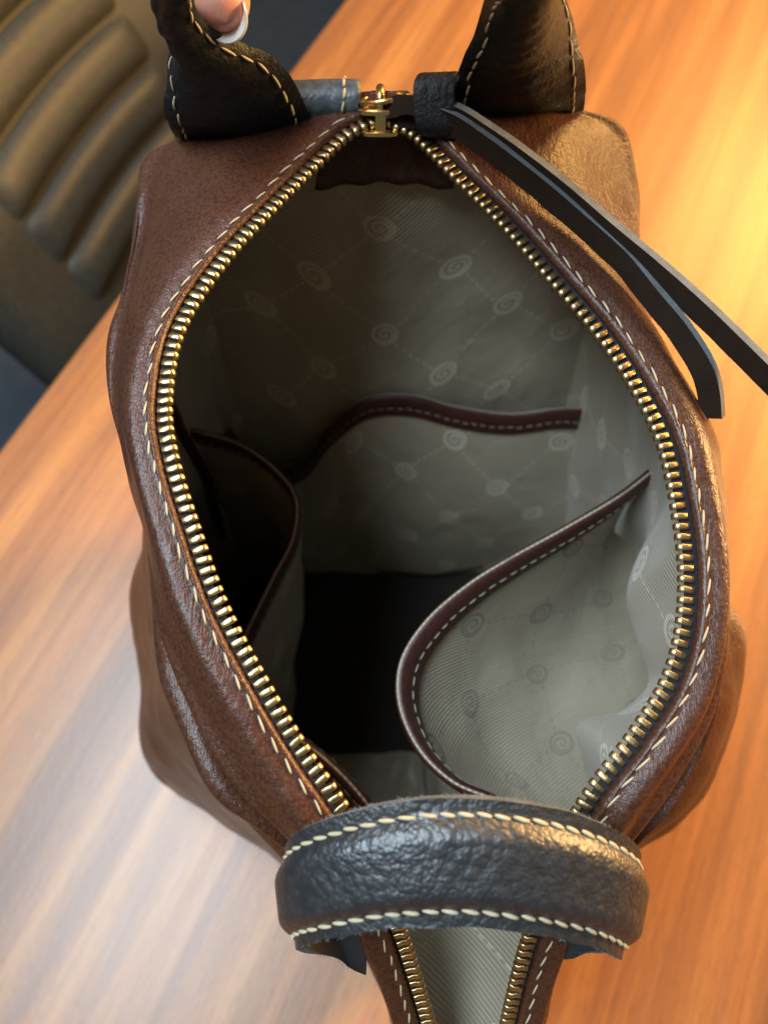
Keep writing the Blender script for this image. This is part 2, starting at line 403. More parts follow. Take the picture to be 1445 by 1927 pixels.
# stations round the mouth: zipper point (pixel, height), shoulder (pixel, height), then three rings of the body in mm
ST = [
 (None, (15,-72,130), None, (18.5,-73,112), (19,-66,85), (19.6,-50,40), (19.6,-32,6)),
 ((835,2050,.165), None, (795,2062,.150), None, (5,-64,120), (8,-52,60), (12,-30,6)),
 ((768,1800,.213), None, (722,1826,.194), None, (0,-38,150), (-4,-36,70), (-2,-28,6)),
 ((690,1605,.240), None, (605,1680,.215), None, (-14,-14,170), (-25,-16,70), (-22,-14,6)),
 ((640,1517,.250), None, (523,1571,.235), None, (-27,2,185), (-49,4,60), (-46,4,6)),
 ((570,1415,.256), None, (430,1475,.243), None, (-45,22,195), (-83,24,50), (-75,26,6)),
 ((500,1300,.262), None, (350,1310,.247), None, (-60,50,205), (-118,48,52), (-108,40,6)),
 ((418,1145,.268), None, (303,1140,.250), None, (-70,80,212), (-118,80,76), (-110,70,6)),
 ((365,1000,.273), None, (267,1000,.253), None, (-78,105,215), (-118,112,104), (-110,105,6)),
 ((325,870,.277), None, (233,870,.257), None, (-82,125,218), (-110,138,108), (-106,130,6)),
 ((311,760,.279), None, (209,750,.260), None, (-85,148,220), (-102,160,110), (-102,150,6)),
 ((337,620,.281), None, (217,610,.263), None, (-87,168,222), (-97,180,110), (-98,170,6)),
 ((420,490,.283), None, (234,470,.265), None, (-87,186,222), (-94,196,110), (-96,185,6)),
 ((510,392,.284), None, (254,375,.267), None, (-83,206,222), (-88,208,110), (-90,196,6)),
 ((590,312,.285), None, (288,296,.266), None, (-75,221,222), (-78,216,110), (-78,203,6)),
 ((650,256,.286), None, (420,262,.270), None, (-50,226,222), (-50,220,110), (-50,206,6)),
 ((692,232,.287), None, (600,222,.278), None, (-24,227,222), (-24,221,110), (-24,206,6)),
 ((716,224,.287), None, (716,203,.284), None, (0,228,222), (2,222,110), (2,206,6)),
 ((742,232,.287), None, (850,193,.283), None, (24,229,222), (26,222,110), (26,206,6)),
 ((787,258,.286), None, (1000,206,.279), None, (50,230,222), (52,222,110), (52,206,6)),
 ((860,332,.284), None, (1160,238,.272), None, (78,230,222), (86,221,110), (84,206,6)),
 ((950,422,.282), None, (1202,325,.268), None, (94,212,220), (97,211,110), (96,198,6)),
 ((1040,525,.279), None, (1212,470,.265), None, (98,186,217), (104,195,110), (102,185,6)),
 ((1130,630,.276), None, (1225,610,.262), None, (102,163,215), (112,176,115), (108,165,6)),
 ((1200,735,.273), None, (1318,745,.257), None, (106,138,213), (120,156,120), (112,145,6)),
 ((1250,840,.270), None, (1350,825,.254), None, (108,118,212), (128,135,128), (118,125,6)),
 ((1278,970,.266), None, (1352,960,.250), None, (104,98,210), (133,112,140), (122,105,6)),
 ((1290,1080,.263), None, (1350,1080,.247), None, (106,84,208), (143,88,146), (124,85,6)),
 ((1283,1190,.260), None, (1343,1200,.244), None, (107,67,204), (143,64,134), (122,62,6)),
 ((1253,1290,.257), None, (1322,1330,.240), None, (103,48,198), (139,42,117), (116,42,6)),
 ((1190,1390,.254), None, (1272,1440,.236), None, (93,30,190), (129,22,105), (108,22,6)),
 ((1115,1490,.249), None, (1200,1550,.230), None, (80,14,180), (107,8,95), (90,6,6)),
 ((1060,1590,.240), None, (1130,1660,.215), None, (62,-5,168), (74,-8,80), (62,-10,6)),
 ((985,1800,.212), None, (1018,1828,.194), None, (37,-38,150), (40,-36,70), (40,-26,6)),
 ((920,2050,.165), None, (950,2062,.150), None, (31,-64,120), (32,-52,60), (28,-30,6)),
 (None, (25,-72,130), None, (21.5,-73,112), (21,-66,85), (20.4,-50,40), (20.4,-32,6)),
]
NS = len(ST)
def pick(pix, xyz): return P(*pix) if pix is not None else mm(*xyz)
T_c = np.array([pick(s[0], s[1]) for s in ST])
r2_c = np.array([pick(s[2], s[3]) for s in ST])
r3_c = np.array([mm(*s[4]) for s in ST]); r4_c = np.array([mm(*s[5]) for s in ST]); r5_c = np.array([mm(*s[6]) for s in ST])
NU = 420
us = np.linspace(0, NS - 1, NU)
st = np.arange(NS, dtype=float)
Tn = spline(T_c, ts=us, par=st); r2 = spline(r2_c, ts=us, par=st); r3 = spline(r3_c, ts=us, par=st)
r4 = spline(r4_c, ts=us, par=st); r5 = spline(r5_c, ts=us, par=st)
Z = np.array([0, 0, 1.0])
def zip_frame(pts):
    t = tangents(pts)
    o = np.stack([-t[:, 1], t[:, 0], np.zeros(len(t))], 1)
    bad = np.linalg.norm(o, axis=1) < .05
    o = nrm(o); n = nrm(np.cross(t, o)); n[n[:, 2] < 0] *= -1
    return t, o, n
tt, oo, nn = zip_frame(Tn)
# smooth the outward direction around the far end
for _ in range(6):
    oo[1:-1] = nrm(oo[:-2] + 2 * oo[1:-1] + oo[2:])
nn = nrm(np.cross(tt, oo)); nn[nn[:, 2] < 0] *= -1
def off(o, n, base=None): return (Tn if base is None else base) + oo * o + nn * n
mid = .5 * (off(.010, 0) + r2) + np.array([0, 0, .0035])
m2 = .12 * off(.010, 0) + .88 * r2 + np.array([0, 0, .002])
sh_low = .55 * r2 + .45 * r3 + (r2 - mid) * np.array([1, 1, 0]) * .05
r34 = .5 * (r3 + r4)
cen = np.array([.02, .085, .004])
r6 = r5 + (cen - r5) * .12; r6[:, 2] = .0035
eo = np.interp(us, [0, 16, 18, 22, 26, 30, NS - 1], [.0024, .0022, .0026, .0034, .0032, .0026, .0026])[:, None]
rings = [off(eo + .0022, -.0026), off(eo + .0008, -.0016), off(eo, -.0001), off(eo + .0006, .0014), off(eo + .0016, .0019), off(eo + .0021, .0015), off(eo + .0062, .0017), mid, m2, r2, sh_low, r3, r34, r4, .45 * r4 + .55 * r5 + (r4 - cen) * np.array([1, 1, 0]) * .02, r5, r6]
rings = np.array(rings)                                       # K x NU x 3
NV = 120
SH = np.zeros((NU, NV, 3)); VV = None
# distribute samples: dense at the edge
par = np.array([0, .5, 1, 1.5, 2, 2.5, 3.3, 5, 6.6, 7.6, 8.6, 10, 11.5, 13, 14.2, 15.4, 16])
ts = np.concatenate([np.linspace(0, 3.3, 22, endpoint=False), np.linspace(3.3, 16, NV - 22)])
for i in range(NU): SH[i] = spline(rings[:, i], ts=ts, par=par)
# folds
du = np.gradient(SH, axis=0); dv = np.gradient(SH, axis=1)
SN = nrm(np.cross(du, dv)); SN *= np.where((SN * (SH - np.array([.02, .085, .12]))).sum(-1, keepdims=True) < 0, -1, 1)
def bumpf(x, a, b, s):                                       # 1 inside a..b, soft sides s
    return np.clip((x - a) / s, 0, 1) * np.clip((b - x) / s, 0, 1)
U = us[:, None]; V = ts[None, :]
env_edge = np.clip((V - 3.2) / 1.8, 0, 1)
dis = np.zeros((NU, NV))
for i in range(NU):
    for j in range(NV):
        if ts[j] > 3:
            p = SH[i, j]
            dis[i, j] = (noise.noise(Vector(p * 28)) * (.0024 if ts[j] < 9 else .0009) + noise.noise(Vector(p * 70 + 9)) * .0009)
dis *= env_edge * np.clip((15.6 - V) / 2, 0, 1)
# folds that gather towards the near handle, right and left
ph = V * 2.2 + U * .25
dis += .0040 * np.sin(V * 3.0 + U * .35 + .6 * np.sin(U * .9)) * bumpf(U, 26.5, 32.5, 2.0) * bumpf(V, 4.5, 13, 1.5)
dis += .0042 * np.sin(V * 2.9 - U * .5 + 1) * bumpf(U, 3.0, 8.0, 1.8) * bumpf(V, 5, 11, 1.5)
dis -= .0022 * np.exp(-((V - 6.2 - .25 * (U - 11)) / .8) ** 2) * bumpf(U, 9.3, 14.5, 2)      # dimple on the far left panel
dis += .0014 * np.exp(-((V - 7.4 - .5 * (U - 10)) / .7) ** 2) * bumpf(U, 8.5, 12.5, 1.4)
dis -= .0030 * np.exp(-(((U - 23.2) / .7) ** 2)) * bumpf(V, 5.5, 12, 1.5)                     # right shoulder notch
SH += SN * dis[..., None]
body = B(grid('body', SH, M['brown'], None))
body['label'] = 'soft brown leather outer body of the bag'
nb = [tuple(p) for p in r6]
ctr = r6.mean(0)
B(mesh_obj('base_panel', nb + [tuple(ctr)], [(i, (i + 1) % NU, NU) for i in range(NU)], M['brown_trim'], None))

# zipper: tape, teeth, slider
half = NU // 2
ti = NS - 1
iL = np.where(us <= 16.55)[0]; iR = np.where(us >= 17.45)[0]
def strip(name, idx, prof, mat, parent, uv=False):
    G = np.stack([Tn[idx] + oo[idx] * o + nn[idx] * n for o, n in prof], 1)
    return grid(name, G, mat, None)
zipper = {}
def make_tooth():
    prof = [(-.0024, -.0010), (-.0026, .0000), (-.0022, .0010), (-.0009, .0014), (.0006, .0009), (.0021, .0010), (.0024, .0004), (.0024, -.0008), (.0006, -.0007), (-.0010, -.0013)]
    xs = (-.00092, -.00066, .00066, .00092); sc = (.78, 1, 1, .78); vs = []
    c = np.mean(prof, axis=0)
    for x, s in zip(xs, sc):
        for o, n in prof: vs.append((x * .92, c[0] + (o - c[0]) * (.6 + .4 * s) * .84, c[1] + (n - c[1]) * s * .92))
    k = len(prof); fs = []
    for a in range(3):
        for j in range(k): fs.append((a*k+j, a*k+(j+1) % k, (a+1)*k+(j+1) % k, (a+1)*k+j))
    fs.append(tuple(range(k))[::-1]); fs.append(tuple(3*k + j for j in range(k)))
    me = bpy.data.meshes.new('zipper_tooth'); me.from_pydata(vs, [], fs); me.materials.append(M['brass'])
    me.polygons.foreach_set('use_smooth', [len(p.vertices) < 8 for p in me.polygons]); me.update()
    return me
tooth_me = make_tooth()
PITCH_T = .00278
for side, idx in (('L', iL), ('R', iR)):
    tape = B(strip('zipper_tape', idx, [(-.0002, -.0006), (.002, -.0003), (.0036, -.0008), (.0052, -.0018), (.0050, -.0024), (.002, -.0012), (-.0002, -.0010)], M['tape'], None))
    q = resample(np.concatenate([Tn[idx], oo[idx], nn[idx], tt[idx]], 1), 4000)
    s = np.concatenate([[0], np.cumsum(np.linalg.norm(np.diff(q[:, :3], axis=0), axis=1))])
    n_t = int(s[-1] / PITCH_T)
    for k in range(n_t):
        w_ = (k + .5) * PITCH_T
        f = np.array([np.interp(w_, s, q[:, c]) for c in range(12)])
        o_ = nrm(f[3:6] + .06 * np.array([random.gauss(0, 1) for _ in range(3)])); t_ = nrm(f[9:12] - o_ * np.dot(f[9:12], o_)); n_ = np.cross(t_, o_)
        if n_[2] < 0: n_ = -n_; t_ = -t_
        m4 = Matrix(((t_[0], o_[0], n_[0], f[0]), (t_[1], o_[1], n_[1], f[1]), (t_[2], o_[2], n_[2], f[2]), (0, 0, 0, 1)))
        ob = bpy.data.objects.new('zipper_tooth', tooth_me); COL.objects.link(ob)
        ob.parent = tape; ob.matrix_parent_inverse = Matrix.Translation(-Vector(bag.location)) @ Matrix.Translation(Vector(bag.location))
        ob.matrix_local = m4

# stitching
def stitches(name, path, nor, length, gap, rad, mat, parent, wob=.0003, slant=0.0, lift=.0003):
    path = np.asarray(path); nor = np.broadcast_to(np.asarray(nor, float), path.shape)
    q = resample(np.concatenate([path, nor], 1), 3000)
    s = np.concatenate([[0], np.cumsum(np.linalg.norm(np.diff(q[:, :3], axis=0), axis=1))])
    vs, fs = [], []; w0 = gap / 2
    rng = random.Random(len(path) * 31 + int(s[-1] * 1e5))
    while w0 + length < s[-1]:
        L_ = length * rng.uniform(.9, 1.08); K = 7; jit = rng.uniform(-wob, wob); ring = []
        for k in range(K):
            x = k / (K - 1); f = np.array([np.interp(w0 + x * L_, s, q[:, c]) for c in range(6)])
            f2 = np.array([np.interp(w0 + x * L_ + 1e-4, s, q[:, c]) for c in range(3)])
            t_ = nrm(f2 - f[:3]); n_ = nrm(f[3:6]); b_ = np.cross(t_, n_)
            pr = math.sin(math.pi * (x * .86 + .07)) ** .45
            c_ = f[:3] + n_ * (lift + rad * (.9 * pr - .75)) + b_ * (jit + slant * (x - .5))
            for a in range(6):
                an = a * math.pi / 3
                vs.append(c_ + rad * pr * (math.cos(an) * b_ + .85 * math.sin(an) * n_))
        o0 = len(vs) - K * 6
        for k in range(K - 1):
            for a in range(6): fs.append((o0 + k*6 + a, o0 + k*6 + (a+1) % 6, o0 + (k+1)*6 + (a+1) % 6, o0 + (k+1)*6 + a))
        fs.append(tuple(o0 + a for a in range(6))[::-1]); fs.append(tuple(o0 + (K-1)*6 + a for a in range(6)))
        w0 += L_ + gap * rng.uniform(.85, 1.15)
    return mesh_obj(name, vs, fs, mat, parent)
jst = int(np.argmin(abs(ts - 2.5)))
for idx in (np.where((us <= 16.2) & (us > .8))[0], np.where((us >= 17.8) & (us < 34.2))[0]):
    B(stitches('stitching', SH[idx, jst], SN[idx, jst],   .0043, .0017, .00033, M['thread'], None, slant=.0008, lift=.0002))

# slider
def slider():
    c = P(716, 226, .287); 
    sl = B(mesh_obj('zipper_slider', [], [], M['gold'], None))
    bm = bmesh.new()
    def plate(z, th, sx, sy0, sy1):
        out = []
        for k in range(28):
            a = 2 * math.pi * k / 28
            x = math.copysign(abs(math.cos(a)) ** .7, math.cos(a)) * sx; y = math.sin(a)
            y = y * (sy1 if y > 0 else sy0)
            if y > 0: x *= 1 - .32 * (y / sy1)
            out.append((x, y))
        bot = [bm.verts.new((c[0] + x, c[1] + y, c[2] + z)) for x, y in out]
        t1 = [bm.verts.new((c[0] + x, c[1] + y, c[2] + z + th * .7)) for x, y in out]
        t2 = [bm.verts.new((c[0] + x * .9, c[1] + y * .9, c[2] + z + th)) for x, y in out]
        bm.faces.new(bot[::-1]); bm.faces.new(t2)
        for r0, r1 in ((bot, t1), (t1, t2)):
            for k in range(28): bm.faces.new((r0[k], r0[(k+1) % 28], r1[(k+1) % 28], r1[k]))
    plate(.0018, .0014, .0064, .0040, .0085); plate(-.0034, .0013, .0064, .0044, .0085)
    def blk(x0, x1, y0, y1, z0, z1):
        m_ = Matrix.Translation((c[0] + (x0+x1)/2, c[1] + (y0+y1)/2, c[2] + (z0+z1)/2)) @ Matrix.Diagonal((x1-x0, y1-y0, z1-z0, 1))
        r = bmesh.ops.create_cube(bm, size=1, matrix=m_)
        bmesh.ops.bevel(bm, geom=list({e for v in r['verts'] for e in v.link_edges}), offset=.0004, segments=2, affect='EDGES')
    blk(-.0014, .0014, -.0040, .0012, -.0030, .0024)
    blk(-.0058, -.0046, .002, .0075, -.0025, .002); blk(.0046, .0058, .002, .0075, -.0025, .002)
    TILT = Matrix.Translation(Vector(c)) @ Matrix.Rotation(R(-27), 4, 'X') @ Matrix.Scale(1.10, 4) @ Matrix.Translation(-Vector(c))
    bm.transform(TILT); bm.to_mesh(sl.data); bm.free()
    sl.data.polygons.foreach_set('use_smooth', [True] * len(sl.data.polygons))
    e = sl.modifiers.new('e', 'EDGE_SPLIT'); e.split_angle = R(40)
    # bridge on top and the ring through it
    arch = spline([c + np.array([0, -.002, .003]), c + np.array([0, -.0016, .0062]), c + np.array([0, .002, .0074]), c + np.array([0, .0062, .006]), c + np.array([0, .0068, .003])], 24)
    br = grid('bridge', tube(arch, .0013, 10, ref=(1, 0, 0)), M['gold'], None, closed_v=True)
    br.data.transform(TILT); br.parent = sl
    a = np.linspace(0, 2*np.pi, 40)
    ringp = np.stack([c[0] + .0012 + .0066 * np.cos(a), c[1] + .0025 + .0062 * np.sin(a), c[2] + .0050 + .0009 * np.cos(a + .3)], 1)[:-1]
    Tg = nrm(np.roll(ringp, -1, 0) - np.roll(ringp, 1, 0)); bb, n2 = frame_of(Tg, Z)
    an = np.linspace(0, 2*np.pi, 8, endpoint=False)
    G = ringp[:, None] + .0008 * (np.cos(an)[None, :, None] * bb[:, None] + np.sin(an)[None, :, None] * n2[:, None])
    rg = grid('pull_ring', G, M['gold'], None, closed_u=True, closed_v=True); rg.data.transform(TILT); rg.parent = sl
    return c
sc = slider()

# ------------------------------------------------------------------ lining: a second skin inside the body
def inset(r, d, dz=0.0):
    v = (r - cen) * np.array([1, 1, 0]); out = r - nrm(v) * d; out[:, 2] += dz; return out
def capy(r, y): r = r.copy(); r[:, 1] = np.minimum(r[:, 1], y); return r
l0 = off(.0060, -.0036); l1 = off(.0090, -.0080)
l2 = inset(.6 * r2 + .4 * r3, .006, -.006); l3 = capy(inset(r3, .008, -.02), .212)
l4 = capy(inset(r4, .016), .192); l5 = capy(inset(r5, .012), .166); l5[:, 2] = .014
l4[:, 2] = np.maximum(r4[:, 2] - .006, .05); l45 = capy(.5 * (l4 + l5), .178)
# inside the prow the lining stays shallow
fr = np.clip((U[:, 0] - 0) / 3.2, 0, 1) * np.clip((NS - 1 - U[:, 0]) / 3.2, 0, 1)
for l, zz, yy in ((l3, .135, -.052), (l4, .085, -.030), (l45, .05, -.016), (l5, .03, -.006)):
    l[:] = l * fr[:, None] + np.stack([.02 + (l[:, 0] - .02) * .8, np.full(NU, yy), np.full(NU, zz)], 1) * (1 - fr[:, None])
for l, ym in ((l4, .018), (l45, .040), (l5, .056)):
    l[:, 1] = np.maximum(l[:, 1], ym)
LR = np.array([l0, l1, l2, l3, l4, l45, l5]); lp = np.array([0, .3, 1, 2, 3.4, 4.2, 5.0])
NL = 64; lts = np.linspace(0, 5, NL)
LN = np.zeros((NU, NL, 3))
for i in range(NU): LN[i] = spline(LR[:, i], ts=lts, par=lp)
for i in range(NU):
    for j in range(NL):
        e_ = min(1, lts[j] / .8)
        p = LN[i, j]; v = (p - cen) * np.array([1, 1, .2]); 
        a_ = noise.noise(Vector(p * 24 + 3)) * .0050 + noise.noise(Vector((p[0] * 60, p[1] * 60, p[2] * 22 + 5))) * .0022
        u_, q_ = us[i], lts[j]
        bul = (.015 * math.exp(-((u_ - 27.0) / 1.7) ** 2 - ((q_ - 1.2) / .8) ** 2) + .021 * math.exp(-((u_ - 30.2) / .75) ** 2 - ((q_ - 1.2) / .9) ** 2)
               - .004 * math.exp(-((u_ - 28.7) / .35) ** 2 - ((q_ - 1.2) / .8) ** 2) + .005 * math.exp(-((u_ - 6.5) / .8) ** 2 - ((q_ - 1.3) / .8) ** 2))
        LN[i, j] = p - nrm(v) * ((a_ + .002) * e_ + bul)
# folds of the near right lining, rolled fabric by the zipper
arcU = np.concatenate([[0], np.cumsum(np.linalg.norm(np.diff(.5 * (l2 + l3), axis=0), axis=1))])
arcV = np.zeros((NU, NL)); arcV[:, 1:] = np.cumsum(np.linalg.norm(np.diff(LN, axis=1), axis=2), axis=1)
UVL = np.stack([np.repeat(arcU[:, None], NL, 1) - .0136, arcV + .004], -1)
lining = B(grid('lining', LN, M['lining'], None, uv=UVL))
lining['label'] = 'olive-grey lining printed with swirls and dashed lines'
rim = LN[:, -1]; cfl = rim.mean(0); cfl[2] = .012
B(mesh_obj('inner_floor', [tuple(p) for p in rim] + [tuple(cfl)], [(i, (i + 1) % NU, NU) for i in range(NU)], M['floor_shade'], None))

# lining pouch behind the zipper where it runs down the front
pi_ = np.where(us <= 2.3)[0]; Gp = []
for i in pi_:
    a_, b_ = l0[i], l0[NU - 1 - i]; f_ = us[i] / 2.3
    row = []
    for q in np.linspace(0, 1, 24):
        sg = (.007 + .026 * f_ ** 1.5) * math.sin(math.pi * q) ** .7
        row.append(a_ * (1 - q) + b_ * q + np.array([0, .15, -.98]) * (sg + .0025 * noise.noise(Vector((q * 4, f_ * 5, 2))) * math.sin(math.pi * q)))
    Gp.append(row)
Gp = np.array(Gp); uvp = np.stack([Gp[..., 0] * 1.2, np.repeat(np.linspace(0, .11, len(pi_))[:, None], 24, 1)], -1)
B(grid('front_lining', Gp, M['lining'], None, uv=uvp, thick=.0006))

# leather facing under the zipper end
fi = np.where((us > 14.7) & (us < 19.3))[0]
Gf = []
for k, i in enumerate(fi):
    x = k / (len(fi) - 1)
    top_ = Tn[i] + oo[i] * .0042 + np.array([0, 0, -.0026])
    bot_ = P(592 + 262 * x, 350 - 12 * math.sin(math.pi * x) + 3 * math.sin(x * 23), .261) + np.array([0, -.0015, 0])
    Gf.append([top_ * (1 - q) + bot_ * q + np.array([0, .003, .0]) * math.sin(math.pi * q) for q in np.linspace(0, 1, 10)])
facing = B(grid('facing', np.array(Gf), M['facing'], None, thick=.0012))

# ------------------------------------------------------------------ inside pockets
def binding(name, path, down, inward, mat=M['brown_trim'], h=.0075, th=.0016):
    """folded leather strip: starts on the top edge path, runs 'down' on both faces"""
    path = np.asarray(path); down = np.broadcast_to(nrm(down), path.shape); T = tangents(path)
    s = nrm(np.cross(T, down)); prof = []
    for o, d in ((th, h), (th * 1.1, h * .5), (th * 1.05, .0012), (th * .5, .0001), (-th * .5, .0001), (-th * 1.05, .0012), (-th * 1.1, h * .5), (-th, h)):
        prof.append(path + s * o + down * d)
    return B(grid(name, np.stack(prof, 1), mat, None)), s
def pocket(name, top_pts, bot_pts, sag, n=90, h=.0085, facedir=None, stitch=True, mat=None):
    top = resample(spline(top_pts, 200), n); bot = resample(spline(bot_pts, 200), n)
    NVp = 30; G = np.zeros((n, NVp, 3)); sag = np.asarray(sag, float)
    for j in range(NVp):
        q = j / (NVp - 1)
        G[:, j] = top * (1 - q) + bot * q + sag * math.sin(math.pi * q) ** 1.0 * (1 - .3 * q)
    for i in range(n):
        for j in range(1, NVp):
            p = G[i, j]; G[i, j] = p + np.array([1, .3, .3]) * (noise.noise(Vector(p * 40 + 7)) * .0024 + noise.noise(Vector(p * 17 + 1)) * .004) * min(1, j / 8)
    au = np.concatenate([[0], np.cumsum(np.linalg.norm(np.diff(top, axis=0), axis=1))])
    av = np.zeros((n, NVp)); av[:, 1:] = np.cumsum(np.linalg.norm(np.diff(G, axis=1), axis=2), axis=1)
    o = B(grid(name, G, mat or M['lining'], None, uv=np.stack([np.repeat(au[:, None], NVp, 1) + .011, av + .006], -1), thick=.0008))
    dn = nrm(G[:, 4] - G[:, 0])
    bd, s = binding('pocket_binding', top, dn, None, h=h)
    bd.parent = o; bd.matrix_parent_inverse = Matrix.Identity(4)
    if stitch:
        for sg in (1, -1):
            stq = stitches('stitching', top + dn * h * .62 + s * sg * .0017, s * sg, .0030, .0014, .00030, M['dark_thread'], None)
            stq.parent = o; stq.matrix_parent_inverse = Matrix.Identity(4)
    return o
# far wall pocket: lies against the far lining
def on_far(px, py, lift=.006):
    d = ray(px, py); p0 = np.array([0, .192, .105]); p1 = np.array([0, .166, .014]); p2 = np.array([0, .212, .205])
    best = None
    for k in range(400):
        z = .28 - .27 * k / 399
        y = np.interp(z, [.014, .06, .105, .205, .26, .28], [.166, .178, .192, .212, .213, .210]) - lift
        q = CAM + d * ((z - CAM[2]) / d[2])
        e_ = q[1] - y
        if best is None or abs(e_) < best[0]: best = (abs(e_), q)
    return best[1]
far_top = [on_far(x, y, l) for x, y, l in ((430, 800, .004), (500, 880, .010), (565, 868, .012), (620, 800, .010), (690, 748, .008), (770, 742, .008), (860, 765, .010), (960, 778, .010), (1060, 768, .008), (1150, 775, .005), (1200, 800, .003))]
far_bot = [np.array([x, .163 - .004 * math.sin(x * 60), .018]) for x in np.linspace(-.075, .105, 8)]
pocket('far_pocket', far_top, far_bot, (0, -.008, 0), h=.0110)
# left pocket: slumps open
left_top = [P(330, 800, .172), P(385, 815, .172), P(450, 835, .172), P(515, 880, .171), P(556, 935, .170), P(552, 1010, .169), P(515, 1085, .168), P(478, 1160, .167), P(440, 1240, .166), P(400, 1330, .166)]
left_bot = [P(470, 1080, .016), P(540, 1090, .016), P(556, 1150, .016), P(556, 1220, .016), P(554, 1290, .016), P(552, 1340, .016), P(545, 1400, .016)]
pocket('left_pocket', left_top, left_bot, (.004, 0, 0), h=.0080)
# right pocket: wide sagging mouth
right_top = [P(1235, 880, .200), P(1170, 930, .200), P(1060, 995, .200), P(960, 1050, .200), P(880, 1100, .200), P(800, 1170, .200), P(754, 1245, .200), P(750, 1320, .200), P(785, 1405, .200), P(850, 1470, .200), P(930, 1505, .199), P(1000, 1540, .197), P(1060, 1580, .192)]
right_bot = []
for u0, z0 in zip(np.linspace(24.6, 32.0, 10), (.135, .125, .118, .114, .112, .112, .115, .122, .135, .15)):
    i = int(np.argmin(abs(us - u0))); j = int(np.argmin(abs(LN[i, :, 2] - z0))); right_bot.append(LN[i, j])
pocket('right_pocket', right_top, right_bot, (-.006, 0, -.022), h=.0115, mat=M['lining_reverse'])
# near left pocket edge, low by the zipper
near_top = [P(520, 1370, .215), P(575, 1400, .212), P(630, 1445, .210), P(685, 1505, .207), P(730, 1570, .203)]
near_bot = [mm(-55, 45, 60), mm(-40, 25, 60), mm(-15, 5, 70)]
pocket('near_pocket', near_top, near_bot, (0, 0, 0), n=50, h=.007)
# corner seam bindings of the lining
for u0, ja, jb in ((10.6, 8, 50),):
    i = int(np.argmin(abs(us - u0))); pts = LN[i, ja:jb] - nrm((LN[i, ja:jb] - cen) * np.array([1, 1, 0])) * .0015
    B(grid('seam_binding', tube(pts, .0026, 10, ref=(1, 0, 0)), M['brown_trim'], None, closed_v=True))

